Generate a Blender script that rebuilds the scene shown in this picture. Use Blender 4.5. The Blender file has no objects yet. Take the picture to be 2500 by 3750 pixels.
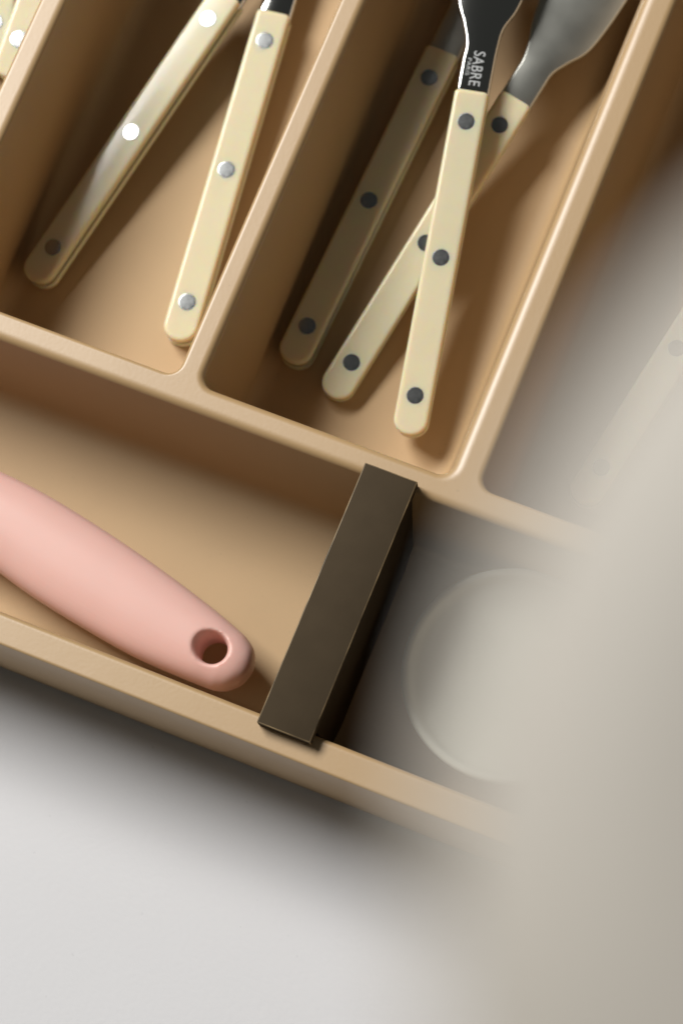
import bpy, bmesh, math
import numpy as np
from mathutils import Vector, Matrix

C = bpy.context.scene.collection
SC = bpy.context.scene

# ------------------------------------------------------------------ camera
# calibrated from the tray's two edge directions and its wall height; the camera
# stands over the world origin, X runs along the tray's front wall, Y along its dividers
F_PX, NADIR, PHI = 9862.0, (720.15, 2600.6), math.radians(22.53)      # at 2500 px width
TOP = 0.0546                                                        # rim of the tray above the table
CAM_Z = TOP + 0.75
_n = np.array([NADIR[0], NADIR[1], F_PX]); _n /= np.linalg.norm(_n)
_e = np.array([math.cos(PHI), math.sin(PHI), 0.0]); _u = _e - _n * (_e @ _n); _u /= np.linalg.norm(_u)
_v = np.cross(_u, _n)
if _v[1] > 0: _v = -_v

def px(x, y, z):
    """point at height z seen at pixel (x, y) of the 2500 px wide photograph"""
    d = np.array([x - 1250.0, y - 1875.0, F_PX])
    t = (CAM_Z - z) / (d @ _n)
    return Vector((d @ _u * t, d @ _v * t, z))

def p15(x, y, z):
    k = 2500 / 1568
    return px(x * k, y * k, z)

right = Vector((_u[0], _v[0], -_n[0])); down = Vector((_u[1], _v[1], -_n[1])); fwd = Vector((_u[2], _v[2], -_n[2]))
cam_d = bpy.data.cameras.new('camera'); cam = bpy.data.objects.new('camera', cam_d); C.objects.link(cam)
M = Matrix.Identity(4)
for i in range(3):
    M[i][0], M[i][1], M[i][2] = right[i], -down[i], -fwd[i]
M[2][3] = CAM_Z
cam.matrix_world = M
cam_d.sensor_fit = 'HORIZONTAL'; cam_d.sensor_width = 24.0; cam_d.lens = F_PX / 2500 * 24
cam_d.clip_start = 0.005; cam_d.clip_end = 50
cam_d.dof.use_dof = True
cam_d.dof.focus_distance = (px(1300, 2000, TOP) - Vector((0, 0, CAM_Z))).dot(fwd)
cam_d.dof.aperture_fstop = 10.8
SC.camera = cam

# ------------------------------------------------------------------ light
world = bpy.data.worlds.new('World'); SC.world = world; world.use_nodes = True
bg = world.node_tree.nodes['Background']
bg.inputs[0].default_value = (0.95, 0.97, 0.90, 1); bg.inputs[1].default_value = 0.04

def area(name, loc, target, sx, sy, power, col, long_dir):
    d = bpy.data.lights.new(name, 'AREA'); d.shape = 'RECTANGLE'; d.size = sx; d.size_y = sy
    d.energy = power; d.color = col
    o = bpy.data.objects.new(name, d); C.objects.link(o)
    o.location = loc
    zl = (Vector(loc) - Vector(target)).normalized(); xl = Vector(long_dir); xl = (xl - zl * xl.dot(zl)).normalized(); yl = zl.cross(xl)
    o.rotation_euler = Matrix((xl, yl, zl)).transposed().to_euler()
    return o
# one tall window-like softbox, up and to the left of the tray
TGT = Vector((-0.18, 0.24, 0.03))
area('window_light', TGT + 1.62 * Vector((-0.76, 0.30, 1.0)), TGT, 1.0, 0.74, 66.0, (1.0, 0.985, 0.955), (0.25, 1.0, 0.0))

SC.view_settings.view_transform = 'Standard'; SC.view_settings.look = 'None'
SC.view_settings.exposure = 0.0; SC.view_settings.gamma = 1.0
SC.view_settings.use_curve_mapping = False
SC.render.engine = 'CYCLES'
SC.cycles.use_denoising = True
SC.cycles.max_bounces = 10; SC.cycles.diffuse_bounces = 6; SC.cycles.glossy_bounces = 5
SC.cycles.sample_clamp_indirect = 6.0

# ------------------------------------------------------------------ materials
def mat(name, base, rough=0.5, metal=0.0, spec=0.5, sss=0.0, radius=(1, 1, 1), sss_scale=0.002,
        noise=None, bump=None, coat=0.0, rough_noise=None, stretch=None):
    m = bpy.data.materials.new(name); m.use_nodes = True
    nt = m.node_tree; b = nt.nodes['Principled BSDF']
    b.inputs['Base Color'].default_value = (*base, 1)
    b.inputs['Roughness'].default_value = rough
    b.inputs['Metallic'].default_value = metal
    b.inputs['Specular IOR Level'].default_value = spec
    b.inputs['Coat Weight'].default_value = coat
    b.inputs['Coat Roughness'].default_value = 0.05
    if sss:
        b.inputs['Subsurface Weight'].default_value = sss
        b.inputs['Subsurface Radius'].default_value = radius
        b.inputs['Subsurface Scale'].default_value = sss_scale
    tc = nt.nodes.new('ShaderNodeTexCoord')
    vec = tc.outputs['Object']
    if stretch:
        mp = nt.nodes.new('ShaderNodeMapping'); mp.inputs['Scale'].default_value = stretch
        nt.links.new(vec, mp.inputs['Vector']); vec = mp.outputs['Vector']
    def tex(scale, detail=4):
        t = nt.nodes.new('ShaderNodeTexNoise'); t.inputs['Scale'].default_value = scale
        t.inputs['Detail'].default_value = detail; nt.links.new(vec, t.inputs['Vector']); return t.outputs['Fac']
    if noise:      # (scale, amount): the thing's own slight unevenness of colour
        f = tex(noise[0]); mr = nt.nodes.new('ShaderNodeMapRange')
        mr.inputs['From Min'].default_value = 0.3; mr.inputs['From Max'].default_value = 0.7
        mr.inputs['To Min'].default_value = 1 - noise[1]; mr.inputs['To Max'].default_value = 1 + noise[1]
        nt.links.new(f, mr.inputs['Value'])
        mx = nt.nodes.new('ShaderNodeVectorMath'); mx.operation = 'SCALE'
        mx.inputs[0].default_value = base; nt.links.new(mr.outputs[0], mx.inputs['Scale'])
        nt.links.new(mx.outputs[0], b.inputs['Base Color'])
    if rough_noise:
        f = tex(rough_noise[0]); mr = nt.nodes.new('ShaderNodeMapRange')
        mr.inputs['From Min'].default_value = 0.3; mr.inputs['From Max'].default_value = 0.7
        mr.inputs['To Min'].default_value = rough - rough_noise[1]; mr.inputs['To Max'].default_value = rough + rough_noise[1]
        nt.links.new(f, mr.inputs['Value']); nt.links.new(mr.outputs[0], b.inputs['Roughness'])
    if bump:       # list of (scale, strength, distance)
        prev = None
        for sc_, st, di in bump:
            bn = nt.nodes.new('ShaderNodeBump'); bn.inputs['Strength'].default_value = st
            bn.inputs['Distance'].default_value = di
            nt.links.new(tex(sc_, 3), bn.inputs['Height'])
            if prev: nt.links.new(prev, bn.inputs['Normal'])
            prev = bn.outputs['Normal']
        nt.links.new(prev, b.inputs['Normal'])
    return m

MT = dict(
    paper=mat('white_paper', (0.645, 0.642, 0.655), 0.9, spec=0.2, bump=[(620, 0.12, 0.0005)], noise=(9, 0.012)),
    tray=mat('tan_plastic', (0.435, 0.284, 0.136), 0.42, spec=1.0, noise=(45, 0.02), rough_noise=(60, 0.04), bump=[(900, 0.06, 0.0004), (28, 0.05, 0.0025)]),
    block=mat('dark_brown_plastic', (0.058, 0.042, 0.025), 0.8, spec=0.08, noise=(120, 0.06), bump=[(1500, 0.06, 0.0003)]),
    block_edge=mat('light_tan_edge', (0.20, 0.14, 0.07), 0.5, noise=(130, 0.65)),  # lighter mottled tan on the cap's bevelled edges
    cream=mat('cream_acrylic', (0.67, 0.61, 0.435), 0.14, spec=0.28, sss=0.9, radius=(1.0, 0.42, 0.10), sss_scale=0.0055,
              noise=(40, 0.02), rough_noise=(120, 0.03)),
    steel=mat('polished_steel', (0.58, 0.58, 0.56), 0.07, metal=1.0),
    satin=mat('satin_steel', (0.46, 0.46, 0.42), 0.36, metal=1.0, rough_noise=(150, 0.015)),
    rivet=mat('brushed_steel_rivet', (0.38, 0.39, 0.39), 0.24, metal=1.0, rough_noise=(900, 0.03)),
    seam=mat('rivet_seam', (0.20, 0.18, 0.14), 0.5, metal=0.5),
    stamp=mat('frosted_steel_stamp', (0.50, 0.51, 0.51), 0.4, metal=0.8),
    pink=mat('pink_silicone', (0.71, 0.435, 0.38), 0.40, spec=0.4, sss=0.25, radius=(1.0, 0.36, 0.25), sss_scale=0.004,
             noise=(60, 0.015), bump=[(1400, 0.03, 0.0003)]),
    glaze=mat('pale_grey_glaze', (0.46, 0.468, 0.415), 0.3, spec=0.5, noise=(70, 0.03)),
    stand_in=mat('pale_stand_in', (0.36, 0.333, 0.292), 0.6, noise=(70, 0.06), stretch=(1, 1, 0.12)),  # pale tone of the object made up for the near blur
)

def finish_by_height(m, z0, z1, r0, r1):
    """the moulding has a matt textured floor and smoother rims"""
    nt = m.node_tree; b = nt.nodes['Principled BSDF']
    g = nt.nodes.new('ShaderNodeNewGeometry'); sx = nt.nodes.new('ShaderNodeSeparateXYZ'); mr = nt.nodes.new('ShaderNodeMapRange')
    nt.links.new(g.outputs['Position'], sx.inputs[0]); nt.links.new(sx.outputs['Z'], mr.inputs['Value'])
    for k, v in (('From Min', z0), ('From Max', z1), ('To Min', r0), ('To Max', r1)): mr.inputs[k].default_value = v
    nt.links.new(mr.outputs[0], b.inputs['Roughness'])
def specks(m, scale, amount, thr=0.735):
    """sparse small specks and scuffs on the surface"""
    nt = m.node_tree; b = nt.nodes['Principled BSDF']
    tc = nt.nodes.new('ShaderNodeTexCoord'); t = nt.nodes.new('ShaderNodeTexNoise'); t.inputs['Scale'].default_value = scale; t.inputs['Detail'].default_value = 1
    nt.links.new(tc.outputs['Object'], t.inputs['Vector'])
    mr = nt.nodes.new('ShaderNodeMapRange')
    for k, v in (('From Min', thr), ('From Max', thr + 0.03), ('To Min', 1.0), ('To Max', amount)): mr.inputs[k].default_value = v
    nt.links.new(t.outputs['Fac'], mr.inputs['Value'])
    sc = nt.nodes.new('ShaderNodeVectorMath'); sc.operation = 'SCALE'
    l = b.inputs['Base Color'].links[0]; nt.links.new(l.from_socket, sc.inputs[0]); nt.links.new(mr.outputs[0], sc.inputs['Scale'])
    nt.links.new(sc.outputs[0], b.inputs['Base Color'])
specks(MT['tray'], 800, 0.90, 0.765); specks(MT['paper'], 420, 0.92, 0.77)
finish_by_height(MT['tray'], 0.004, 0.05, 0.72, 0.44)
# ------------------------------------------------------------------ helpers
def link(name, me, m, parent=None, smooth=True):
    if isinstance(me, bmesh.types.BMesh):
        bm = me; me = bpy.data.meshes.new(name); bm.normal_update(); bm.to_mesh(me); bm.free()
    if m is not None and not me.materials: me.materials.append(m)
    for p in me.polygons: p.use_smooth = smooth
    o = bpy.data.objects.new(name, me); C.objects.link(o)
    if parent: o.parent = parent
    return o

def tag(o, label=None, cat=None, group=None, kind=None):
    if label: o['label'] = label
    if cat: o['category'] = cat
    if group: o['group'] = group
    if kind: o['kind'] = kind
    return o

def sharp(o, deg=35):
    me = o.data
    bm = bmesh.new(); bm.from_mesh(me)
    for e in bm.edges:
        e.smooth = not (len(e.link_faces) == 2 and e.calc_face_angle(0) > math.radians(deg))
    bm.to_mesh(me); bm.free()
    return o

def rrect(x0, x1, y0, y1, r, z, n=8):
    pts = []
    for cx, cy, a0 in ((x1 - r, y1 - r, 0), (x0 + r, y1 - r, 90), (x0 + r, y0 + r, 180), (x1 - r, y0 + r, 270)):
        for i in range(n + 1):
            a = math.radians(a0 + 90 * i / n)
            pts.append(Vector((cx + r * math.cos(a), cy + r * math.sin(a), z)))
    return pts

def loft(bm, rings, cap0=False, cap1=False):
    vs = [[bm.verts.new(p) for p in r] for r in rings]
    n = len(vs[0])
    for a, b in zip(vs, vs[1:]):
        for i in range(n):
            bm.faces.new((a[i], a[(i + 1) % n], b[(i + 1) % n], b[i]))
    if cap0: bm.faces.new(list(reversed(vs[0])))
    if cap1: bm.faces.new(vs[-1])
    return vs

def lathe(bm, prof, seg=64, center=(0, 0, 0)):
    rings = []
    for r, z in prof:
        rings.append([Vector((center[0] + r * math.cos(2 * math.pi * i / seg), center[1] + r * math.sin(2 * math.pi * i / seg),
                              center[2] + z)) for i in range(seg)])
    loft(bm, rings, prof[0][0] > 1e-6, prof[-1][0] > 1e-6)
    bmesh.ops.remove_doubles(bm, verts=bm.verts, dist=1e-6)
    bmesh.ops.recalc_face_normals(bm, faces=bm.faces)

# ------------------------------------------------------------------ tabletop
bm = bmesh.new()
bmesh.ops.create_grid(bm, x_segments=1, y_segments=1, size=3.0)
tag(link('tabletop', bm, MT['paper'], smooth=False), kind='structure')

# ------------------------------------------------------------------ the tray (one moulding)
FL = 0.0028
U_L, U_ML, U_MR, U_RL, U_RR = -0.2635, -0.1846, -0.1769, -0.0986, -0.0889
V1, V2, V3, V4 = 0.1849, 0.1766, 0.1009, 0.0917
V_END = 0.475
OUT = (-0.3605, 0.000, V4, V_END + 0.009)

def front_bow(p):
    """the front wall is not quite parallel to the cross wall"""
    if p.y < 0.14:
        p = p.copy(); p.y += np.interp(p.x, [-0.27, -0.225, -0.155, -0.115], [0.0010, 0.0002, -0.0009, -0.0005])
    return p

tray_bm = bmesh.new()
top_edges = []
def cavity(x0, x1, y0, y1, d, rt=(0.0020, 0.0013, 0.0013, 0.0022), R=0.0040, rb=0.006):
    """d: inset of each wall at the floor (x0, x1, y0, y1 side); rt: radius of each top edge"""
    rings = []
    def ring(off, z, r):      # off per side, + = inward
        pts = rrect(x0 + off[0], x1 - off[1], y0 + off[2], y1 - off[3], max(r, 0.0008), z)
        rings.append([front_bow(p) for p in pts])
    ring([-(t + 0.0004) for t in rt], TOP, R + 0.0026)
    for k in range(0, 7):
        a = math.radians(15 * k)
        ring([-t * (1 - math.sin(a)) for t in rt], TOP - max(rt) * 0 - sum(rt) / 4 * (1 - math.cos(a)), R + sum(rt) / 4 * (1 - math.sin(a)))
    zt, zb = TOP - sum(rt) / 4, FL + rb
    for k in range(1, 6):
        t = k / 5
        ring([di * t * 0.8 for di in d], zt + (zb - zt) * t, R + 0.001 * t)
    for k in range(1, 7):
        a = math.radians(15 * k)
        ring([di * 0.8 + rb * (1 - math.cos(a)) for di in d], zb - rb * math.sin(a), R + 0.001 + rb * (1 - math.cos(a)) * 0.5)
    rings.append([p + (sum(rings[-1], Vector()) / len(rings[-1]) - p) * 0.04 for p in rings[-1]])
    rings[-1] = [Vector((p.x, p.y, FL)) for p in rings[-1]]
    vs = loft(tray_bm, rings, False, True)
    n = len(vs[0])
    top_edges.extend(tray_bm.edges.get((vs[0][i], vs[0][(i + 1) % n])) for i in range(n))

DR = 0.005
cavity(OUT[0] + 0.0085, U_L - 0.0078, V1, V_END, (DR,) * 4)
cavity(U_L, U_ML, V1, V_END, (DR,) * 4)
cavity(U_MR, U_RL, V1, V_END, (DR, 0.0082, DR, DR), rt=(0.0022, 0.0034, 0.0022, 0.0022))
cavity(U_RR, OUT[1] - 0.0085, V1, V_END, (DR,) * 4)
cavity(OUT[0] + 0.0085, OUT[1] - 0.0085, V3, V2, (DR, DR, 0.004, DR), rt=(0.0022, 0.0022, 0.0016, 0.0026))
ro = 0.0007
rings = []
for k in range(0, 5):
    a = math.radians(22.5 * k)
    o_ = ro * (1 - math.sin(a))
    rings.append([front_bow(p) for p in rrect(OUT[0] + o_, OUT[1] - o_, OUT[2] + o_, OUT[3] - o_, 0.010, TOP - ro * (1 - math.cos(a)), 12)])
rings.append([front_bow(p) for p in rrect(*OUT, 0.010, 0.003, 12)])
rings.append([front_bow(p) for p in rrect(OUT[0] + 0.0015, OUT[1] - 0.0015, OUT[2] + 0.0015, OUT[3] - 0.0015, 0.009, 0.0006, 12)])
flat = [front_bow(p) for p in rrect(OUT[0] + ro + 0.0004, OUT[1] - ro - 0.0004, OUT[2] + ro + 0.0004, OUT[3] - ro - 0.0004, 0.010, TOP, 12)]
rings.insert(0, flat)
vs = loft(tray_bm, rings, False, True)
n = len(vs[0])
top_edges.extend(tray_bm.edges.get((vs[0][i], vs[0][(i + 1) % n])) for i in range(n))
res = bmesh.ops.triangle_fill(tray_bm, use_beauty=True, use_dissolve=False, edges=top_edges, normal=(0, 0, 1))
bmesh.ops.recalc_face_normals(tray_bm, faces=tray_bm.faces)
tray = link('cutlery_tray', tray_bm, MT['tray'])
tag(tray, 'tan plastic cutlery tray with rounded dividers, standing on white paper', 'tray')

# ------------------------------------------------------------------ dark divider block in the front compartment
ZB = TOP + 0.0046
c_tl, c_tr, c_br, c_bl = px(1336.5, 1692.5, ZB), px(1529, 1764, ZB), px(1134, 2724, ZB), px(940, 2643, ZB)
blk = bpy.data.objects.new('divider_insert', None); C.objects.link(blk)
ctr = (c_tl + c_tr + c_br + c_bl) / 4
blk.location = (ctr.x, ctr.y, FL)
ax = ((c_tl + c_tr) / 2 - (c_bl + c_br) / 2); L_ = ax.length; ax.normalize()
W_ = ((c_tr - c_tl).length + (c_br - c_bl).length) / 2
ang = math.atan2(ax.y, ax.x) - math.pi / 2
blk.rotation_euler = (0, 0, ang)
tag(blk, 'dark brown rectangular divider block bridging the tray\'s front compartment', 'divider')
def boxb(name, hx, hy, z0, z1, m, parent, bev=0.0004, edge_mat=None):
    bm = bmesh.new()
    bmesh.ops.create_cube(bm, size=1.0)
    for v in bm.verts:
        v.co = Vector((v.co.x * 2 * hx, v.co.y * 2 * hy, z0 + (v.co.z + 0.5) * (z1 - z0)))
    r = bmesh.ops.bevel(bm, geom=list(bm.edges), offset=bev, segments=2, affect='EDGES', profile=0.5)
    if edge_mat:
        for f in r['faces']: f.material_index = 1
    me = bpy.data.meshes.new(name); bm.to_mesh(me); bm.free()
    me.materials.append(m)
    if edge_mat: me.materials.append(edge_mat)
    return sharp(link(name, me, m, parent), 60)
z0 = TOP - FL + 0.0002
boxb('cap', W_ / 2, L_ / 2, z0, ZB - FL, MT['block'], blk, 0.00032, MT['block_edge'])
# body hangs between the cross wall and the front wall
bm = bmesh.new()
rings = []
for z, e0, e1, w in ((0.0004, 0.0105, 0.0113, W_ - 0.0022), (0.0063, 0.0044, 0.0046, W_ - 0.0016), (z0 - 0.0030, 0.0008, 0.0008, W_ - 0.0012), (z0 - 0.0001, 0.0008, 0.0008, W_ - 0.0012)):
    rings.append([Vector((p.x, p.y, z)) for p in rrect(-w / 2, w / 2, V3 + e0 - ctr.y, V2 - e1 - ctr.y, 0.0006, 0, 2)])
loft(bm, rings, True, True); bmesh.ops.recalc_face_normals(bm, faces=bm.faces)
sharp(link('body', bm, MT['block'], blk), 30)

# ------------------------------------------------------------------ cutlery
HL, HW, HT = 0.1015, 0.0049, 0.0030       # scale length, half width, thickness of one scale
TANG = 0.0014
R1, R2, R3 = HL - 0.0094, HL - 0.0094 - 0.0402, HL - 0.0094 - 0.0806   # rivets from the butt end
def outline(inset=0.0):
    w = HW - inset; L = HL - inset
    pts = []
    rc = 0.0013
    for i in range(5):                      # two small corners at the neck end
        a = math.radians(0 + 90 * i / 4); pts.append((L - rc + rc * math.cos(a), w - rc + rc * math.sin(a)))
    rr = w * 0.92
    for i in range(15):                     # round butt end
        a = math.radians(90 + 180 * i / 14)
        pts.append((inset + rr + rr * math.cos(a) * 1.0, (w - rr) * (1 if a < math.pi else -1) * abs(math.sin(a)) + rr * math.sin(a)))
    for i in range(5):
        a = math.radians(270 + 90 * i / 4); pts.append((L - rc + rc * math.cos(a), -w + rc + rc * math.sin(a)))
    return pts

def scale_mesh():
    bm = bmesh.new()
    rings = []
    e = 0.0010
    def ring(inset, z): rings.append([Vector((x, y, z)) for x, y in outline(inset)])
    ring(0.0003, 0.0); ring(0.0, 0.0003); ring(0.0, HT - e)
    for k in range(1, 5):
        a = math.radians(22.5 * k); ring(e * (1 - math.cos(a)), HT - e + e * math.sin(a))
    ring(e + 0.0004, HT + 0.00002)
    loft(bm, rings, True, True)
    bmesh.ops.recalc_face_normals(bm, faces=bm.faces)
    me = bpy.data.meshes.new('scale'); bm.to_mesh(me); bm.free(); me.materials.append(MT['cream'])
    for p in me.polygons: p.use_smooth = True
    return me
SCALE = scale_mesh()

def rivet_mesh():
    bm = bmesh.new(); h = HT + TANG / 2
    lathe(bm, [(0, -h - 0.0002), (0.0017, -h - 0.00018), (0.0024, -h - 0.0001), (0.00268, -h + 0.0002), (0.00268, h - 0.0002),
               (0.00256, h - 0.00002), (0.00242, h + 0.00002), (0.0022, h + 0.00003), (0.0016, h + 0.00004), (0.0008, h + 0.000045), (0, h + 0.00005)], 32)
    for f in bm.faces:       # the dull seam round each rivet
        if 0.00235 < max(Vector((v.co.x, v.co.y)).length for v in f.verts) and min(Vector((v.co.x, v.co.y)).length for v in f.verts) > 0.0023: f.material_index = 1
    me = bpy.data.meshes.new('rivet'); bm.to_mesh(me); bm.free(); me.materials.append(MT['rivet']); me.materials.append(MT['seam'])
    for p in me.polygons: p.use_smooth = True
    return me
RIVET = rivet_mesh()

def strip(bm, st, th, nb=3):
    """loft of rounded flat bars; st = (x, y_right, y_left, z)"""
    rings = []
    for i, s in enumerate(st):
        x, ya, yb, z = s[:4]
        t = (s[4] if len(s) > 4 else th) / 2
        b = min(t * 0.7, (yb - ya) * 0.3)
        r = []
        for cy, cz, a0 in ((yb - b, t - b, 0), (ya + b, t - b, 90), (ya + b, -t + b, 180), (yb - b, -t + b, 270)):
            for k in range(nb + 1):
                a = math.radians(a0 + 90 * k / nb)
                r.append(Vector((x, cy + b * math.cos(a), z + cz + b * math.sin(a))))
        rings.append(r)
    loft(bm, rings, True, True)

def smooth_st(st, n=6):
    """Catmull-Rom through the stations"""
    a = np.array(st, float); out = []
    for i in range(len(a) - 1):
        p0, p1, p2, p3 = a[max(i - 1, 0)], a[i], a[i + 1], a[min(i + 2, len(a) - 1)]
        for k in range(n):
            t = k / n
            out.append(0.5 * ((2 * p1) + (-p0 + p2) * t + (2 * p0 - 5 * p1 + 4 * p2 - p3) * t * t + (-p0 + 3 * p1 - 3 * p2 + p3) * t ** 3))
    out.append(a[-1])
    return [tuple(r) for r in out]

NW = 0.0049
def head_mesh(kind):
    bm = bmesh.new()
    mm = 0.001
    # tang between the scales
    rings = [[Vector((x, y, z)) for x, y in outline(0.00025)] for z in (-TANG / 2, TANG / 2)]
    loft(bm, rings, True, True)
    if kind == 'blade':
        st = [(HL - 2 * mm, -NW, NW, 0, TANG - 0.0001), (HL, -NW, NW, 0, 0.0024), (HL + 14 * mm, -NW, NW, 0, 0.0024), (HL + 24 * mm, -NW, NW * 1.05, 0, 0.0022),
              (HL + 34 * mm, -NW * 1.35, NW * 1.1, 0, 0.0018), (HL + 80 * mm, -NW * 1.7, NW * 1.1, 0, 0.0014), (HL + 100 * mm, -NW * 1.2, NW * 1.0, 0, 0.0010),
              (HL + 109 * mm, -NW * 0.1, NW * 0.7, 0, 0.0008)]
        strip(bm, smooth_st(st), 0.002)
    else:
        if kind == 'fork':       # shoulders close to the handle
            st = [(HL - 2 * mm, -NW, NW, 0, TANG - 0.0001), (HL, -NW, NW, 0, 0.0022), (HL + 7 * mm, -NW, NW, 0, 0.0022), (HL + 12 * mm, -NW * 1.04, NW * 1.03, -0.2 * mm, 0.0022),
                  (HL + 17 * mm, -7.2 * mm, 6.4 * mm, -0.9 * mm, 0.0021), (HL + 23 * mm, -10.2 * mm, 8.6 * mm, -1.8 * mm, 0.0020),
                  (HL + 32 * mm, -11.4 * mm, 10.6 * mm, -2.8 * mm, 0.0020), (HL + 44 * mm, -11.8 * mm, 11.6 * mm, -3.3 * mm, 0.0019), (HL + 56 * mm, -11.8 * mm, 11.8 * mm, -3.3 * mm, 0.0018)]
        else:                    # longer neck, then the shoulders
            st = [(HL - 2 * mm, -NW, NW, 0, TANG - 0.0001), (HL, -NW, NW, 0, 0.0030), (HL + 9 * mm, -NW, NW, 0, 0.0030), (HL + 14 * mm, -NW * 1.02, NW * 0.98, 0.0, 0.0029),
                  (HL + 20 * mm, -NW * 1.15, NW * 1.35, -0.25 * mm, 0.0026), (HL + 27 * mm, -8.6 * mm, 9.4 * mm, -1.0 * mm, 0.0023),
                  (HL + 40 * mm, -11.0 * mm, 11.2 * mm, -2.5 * mm, 0.0019), (HL + 56 * mm, -11.4 * mm, 11.4 * mm, -3.4 * mm, 0.0018)]
        strip(bm, smooth_st(st), 0.002)
        zb = st[-1][3]
        for k in range(4):
            y = -8.9 * mm + k * 5.93 * mm
            strip(bm, smooth_st([(HL + 54.5 * mm, y - 2.0 * mm, y + 2.0 * mm, zb, 0.0017), (HL + 75 * mm, y - 1.7 * mm, y + 1.7 * mm, zb + 1.4 * mm, 0.0017),
                                 (HL + 97 * mm, y - 1.1 * mm, y + 1.1 * mm, zb + 5 * mm, 0.0015), (HL + 104 * mm, y - 0.5 * mm, y + 0.5 * mm, zb + 6.4 * mm, 0.001)], 4), 0.0017, 2)
    bmesh.ops.recalc_face_normals(bm, faces=bm.faces)
    return bm

def cutlery(rv1, rv3, z1, z3, kind, label, roll=0.0, metal='steel', stamp=False, grp=None):
    """rv1/rv3: pixels (1568 scale) of the rivet by the neck and the rivet by the butt; z1/z3: heights of the upper face there"""
    a1, a3 = p15(*rv1, z1), p15(*rv3, z3)
    ax = (a1 - a3); s = ax.length / (R1 - R3); ax.normalize()
    side = ax.cross(Vector((0, 0, 1))).normalized(); up = side.cross(ax).normalized()
    up = (math.cos(roll) * up - math.sin(roll) * side).normalized(); side = ax.cross(up)
    org = a3 - ax * (R3 * s) - up * ((HT + TANG / 2) * s)
    root = bpy.data.objects.new('cutlery_piece', None); C.objects.link(root)
    Mx = Matrix.Identity(4)
    for i in range(3):
        Mx[i][0], Mx[i][1], Mx[i][2], Mx[i][3] = ax[i] * s, -side[i] * s, up[i] * s, org[i]
    root.matrix_world = Mx
    tag(root, label, 'cutlery', grp)
    t = bpy.data.objects.new('handle_scale', SCALE); C.objects.link(t); t.parent = root; t.location = (0, 0, TANG / 2)
    b = bpy.data.objects.new('handle_scale', SCALE); C.objects.link(b); b.parent = root; b.location = (0, 0, -TANG / 2); b.rotation_euler = (math.pi, 0, 0)
    for r in (R1, R2, R3):
        o = bpy.data.objects.new('rivet', RIVET); C.objects.link(o); o.parent = root; o.location = (r, 0, 0)
    neck = sharp(link('blade' if kind == 'blade' else 'steel_head', head_mesh(kind), MT[metal], root), 50)
    if stamp:
        for txt, x, y, size in (('SABRE', HL + 12.2e-3, 1.5e-3, 0.0047), ('PARIS', HL + 9.8e-3, 3.0e-3, 0.0016)):
            cu = bpy.data.curves.new('lettering', 'FONT'); cu.body = txt; cu.size = size; cu.extrude = 0.00004
            cu.align_x = 'LEFT'; cu.space_character = 1.06; cu.offset = 0
            to = bpy.data.objects.new('lettering', cu); C.objects.link(to)
            bpy.context.view_layer.update()
            me = bpy.data.meshes.new_from_object(to.evaluated_get(bpy.context.evaluated_depsgraph_get()))
            bpy.data.objects.remove(to); me.materials.clear(); me.materials.append(MT['stamp'])
            o = bpy.data.objects.new('lettering', me); C.objects.link(o); o.parent = neck
            o.location = (x, y, 0.00153)
            o.rotation_euler = (0, 0, math.pi)
            wd = max(v.co.x for v in me.vertices); o.scale = ((0.0104 if size > 0.002 else 0.0052) / wd, 1, 1)
    return root

# left compartment
cutlery((478, 42), (121, 567), 0.021, 0.013, 'blade', 'glossy cream-handled cutlery piece leaning away from the middle divider, with bright rivets', roll=0.06)
cutlery((608, 92), (430, 693), 0.0150, 0.0112, 'blade', 'cream-handled cutlery piece lying against the divider, its butt end touching the wall')
# middle compartment
cutlery((985, 177), (705, 748), 0.0125, 0.0106, 'neck', 'cream-handled cutlery piece lying in the divider\'s shadow', metal='satin')
cutlery((1147, 286), (807, 832), 0.0215, 0.0112, 'fork', 'cream-handled cutlery piece with broad dull steel shoulders, lying under another handle', metal='satin', roll=-0.13)
cutlery((1070, 278), (953, 908), 0.0310, 0.0180, 'neck', 'cream-handled cutlery piece with lettering stamped on its shiny steel neck, lying across another', stamp=True)
# right compartment
cutlery((1724, 533), (1381, 1074), 0.0110, 0.0106, 'neck', 'cream-handled cutlery piece lying alone in the compartment beside the blurred stand-in object', metal='satin')
# far left compartment
k = 636
cutlery((43 + .339 * k, 89 - .941 * k), (43, 89), 0.040, 0.030, 'blade', 'cream handle end half hidden behind the far divider, with a pale rivet')
cutlery((-14 + .155 * k, 50 - .988 * k), (-14, 50), 0.020, 0.016, 'blade', 'cream handle sliver beside a dark gap in the outermost compartment')

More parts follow.
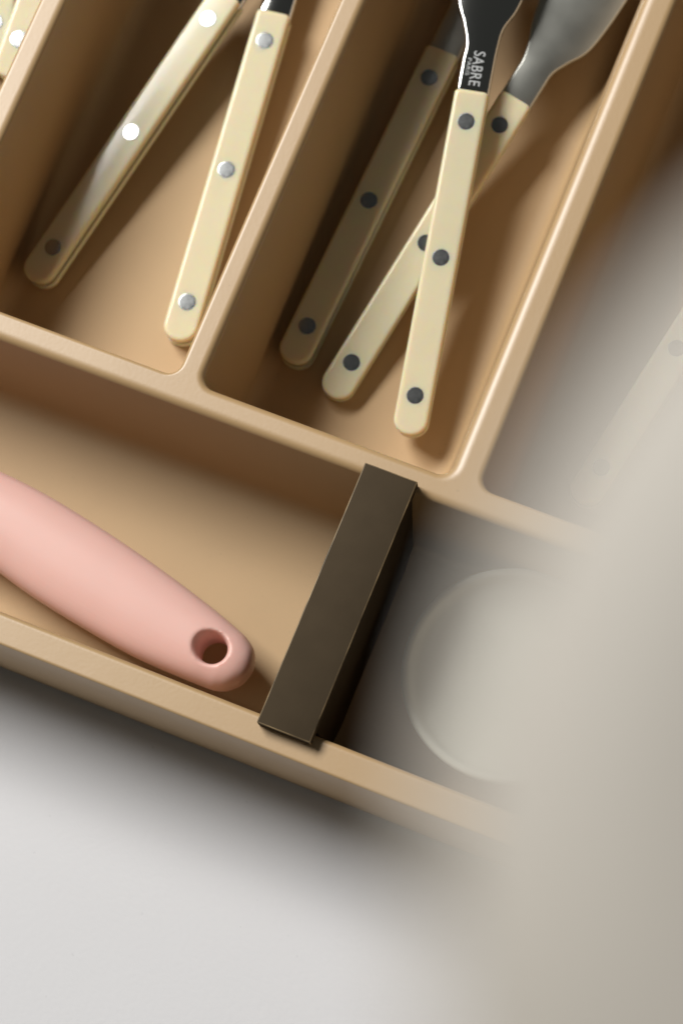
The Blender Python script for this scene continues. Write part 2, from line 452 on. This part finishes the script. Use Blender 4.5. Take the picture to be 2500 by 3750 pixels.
# ------------------------------------------------------------------ pink utensil
ZC = 0.0165
st = [(-330, 1015, 52), (-200, 1085, 78), (-80, 1150, 95), (35, 1215, 104), (137, 1282, 109), (242, 1349, 107), (350, 1418, 100), (440, 1472, 88), (505, 1511, 76),
      (529, 1524, 70), (550, 1535, 58), (564, 1543, 41), (571, 1547, 24), (574, 1549, 6)]
st = smooth_st([tuple(map(float, s)) for s in st], 5)
sc15 = (p15(300, 1400, ZC) - p15(400, 1400, ZC)).length / 100
rings = []
pts = [p15(s[0], s[1], ZC) for s in st]
for i, s in enumerate(st):
    d = (pts[min(i + 1, len(pts) - 1)] - pts[max(i - 1, 0)]).normalized()
    sd = Vector((-d.y, d.x, 0)).normalized()
    hw = s[2] * sc15
    ht = min(0.0090, 0.0090 * (s[2] / 80) ** 0.6) if s[2] < 80 else 0.0090
    r = []
    for k in range(48):
        a = 2 * math.pi * k / 48; c, q = math.cos(a), math.sin(a); e = 2 / 2.35
        r.append(pts[i] + sd * (hw * math.copysign(abs(c) ** e, c)) + Vector((0, 0, ht * math.copysign(abs(q) ** e, q))))
    rings.append(r)
bm = bmesh.new(); loft(bm, rings, True, True); bmesh.ops.recalc_face_normals(bm, faces=bm.faces)
base = link('handle', bm, MT['pink'])
hc = p15(486, 1488, ZC + 0.0075)
bm = bmesh.new()
lathe(bm, [(0.0, -0.03), (0.0048, -0.03), (0.0046, -0.012), (0.0044, -0.006), (0.0045, -0.002), (0.0048, -0.0002), (0.0053, 0.0009), (0.0061, 0.0019), (0.0061, 0.02), (0, 0.02)], 48, (hc.x, hc.y, ZC + 0.0068))
cut = link('cut', bm, MT['pink'])
b = base.modifiers.new('b', 'BOOLEAN'); b.object = cut; b.operation = 'DIFFERENCE'; b.solver = 'EXACT'
b = base.modifiers.new('r', 'REMESH'); b.mode = 'VOXEL'; b.voxel_size = 0.00045
b = base.modifiers.new('s', 'SMOOTH'); b.iterations = 6; b.factor = 0.5
bpy.context.view_layer.update()
me = bpy.data.meshes.new_from_object(base.evaluated_get(bpy.context.evaluated_depsgraph_get()))
bpy.data.objects.remove(base); bpy.data.objects.remove(cut)
me.materials.clear()
ut = bpy.data.objects.new('kitchen_utensil', None); C.objects.link(ut)
ut.location = (0, 0, 0)
tag(ut, 'pink silicone kitchen utensil handle with a hanging hole, lying in the front compartment', 'utensil')
link('handle', me, MT['pink'], ut)
# its flat head lies beyond the picture
bm = bmesh.new()
e0 = p15(-320, 1020, ZC); dd = (p15(-330, 1015, ZC) - p15(-200, 1085, ZC)).normalized()
sd = Vector((-dd.y, dd.x, 0))
rings = []
for x, w, t in ((-0.004, 0.0055, 0.006), (0.006, 0.007, 0.005), (0.014, 0.014, 0.003), (0.022, 0.018, 0.0022), (0.034, 0.019, 0.0018), (0.040, 0.018, 0.0015)):
    c = e0 + dd * x
    rings.append([c + sd * (w * math.cos(2 * math.pi * k / 24)) + Vector((0, 0, t * math.sin(2 * math.pi * k / 24))) for k in range(24)])
loft(bm, rings, True, True); bmesh.ops.recalc_face_normals(bm, faces=bm.faces)
link('head', bm, MT['pink'], ut)

# ------------------------------------------------------------------ small round dish behind the block
ZR = 0.026
dl, dt = px(1469, 2458, ZR), px(1888, 2077, ZR)
dc = px(1872, 2472, ZR)
rad = ((dc - dl).length + (dc - dt).length) / 2
rad = min(rad, 0.0345)
prof = [(0, 0.0), (0.020, 0.0), (0.0215, 0.0006), (0.0255, 0.0035), (rad - 0.003, 0.012), (rad - 0.0008, 0.0195), (rad, 0.0217), (rad - 0.0002, 0.0226), (rad - 0.0009, 0.0232),
        (rad - 0.0018, 0.0232), (rad - 0.0026, 0.0226), (rad - 0.0033, 0.0212), (rad - 0.0044, 0.0202), (rad - 0.0062, 0.0193), (rad - 0.013, 0.0184), (0.006, 0.0181), (0, 0.0181)]
bm = bmesh.new(); lathe(bm, prof, 96)
dish = link('dish', bm, MT['glaze'])
dish.location = (dc.x, dc.y, FL + 0.0002)
tag(dish, 'small round pale grey dish resting in the tray behind the dark divider block', 'dish')

# ------------------------------------------------------------------ tall made-up object, shaped and placed to give the pale blur near the lens
D_ = 0.094
mp = px(5530, 3400, CAM_Z - 0.100)
RM = 0.0392
blur_obj = bpy.data.objects.new('blur_stand_in', None); C.objects.link(blur_obj); blur_obj.location = (mp.x, mp.y, 0)
tag(blur_obj, 'tall pale made-up object beside the tray, standing in for a soft blur close to the lens', 'pepper mill')
HM = CAM_Z - D_
bm = bmesh.new()
lathe(bm, [(0, 0.0), (0.0400, 0.0), (0.0412, 0.002), (0.0412, 0.03), (0.0370, 0.045), (0.0345, 0.10), (0.0310, 0.22), (0.0295, 0.36), (0.0310, 0.50), (0.0355, 0.575), (0.0362, 0.59), (0.0355, 0.597), (0, 0.597)], 72)
link('body', bm, MT['stand_in'], blur_obj)
bm = bmesh.new()
z0 = 0.5973
lathe(bm, [(0, z0), (0.0345, z0), (0.0355, z0 + 0.002), (0.0310, z0 + 0.012), (0.0300, z0 + 0.03), (0.0325, z0 + 0.065), (RM - 0.0010, HM - 0.020), (RM, HM - 0.010), (RM - 0.0006, HM - 0.006),
           (RM - 0.0022, HM - 0.003), (RM - 0.006, HM - 0.0012), (RM - 0.012, HM - 0.0004), (0.006, HM), (0, HM)], 72)
link('head', bm, MT['stand_in'], blur_obj)
bm = bmesh.new()
lathe(bm, [(0, HM + 0.0001), (0.0035, HM + 0.0001), (0.0042, HM + 0.002), (0.0040, HM + 0.005), (0.0025, HM + 0.0065), (0, HM + 0.007)], 24)
link('knob', bm, MT['satin'], blur_obj)
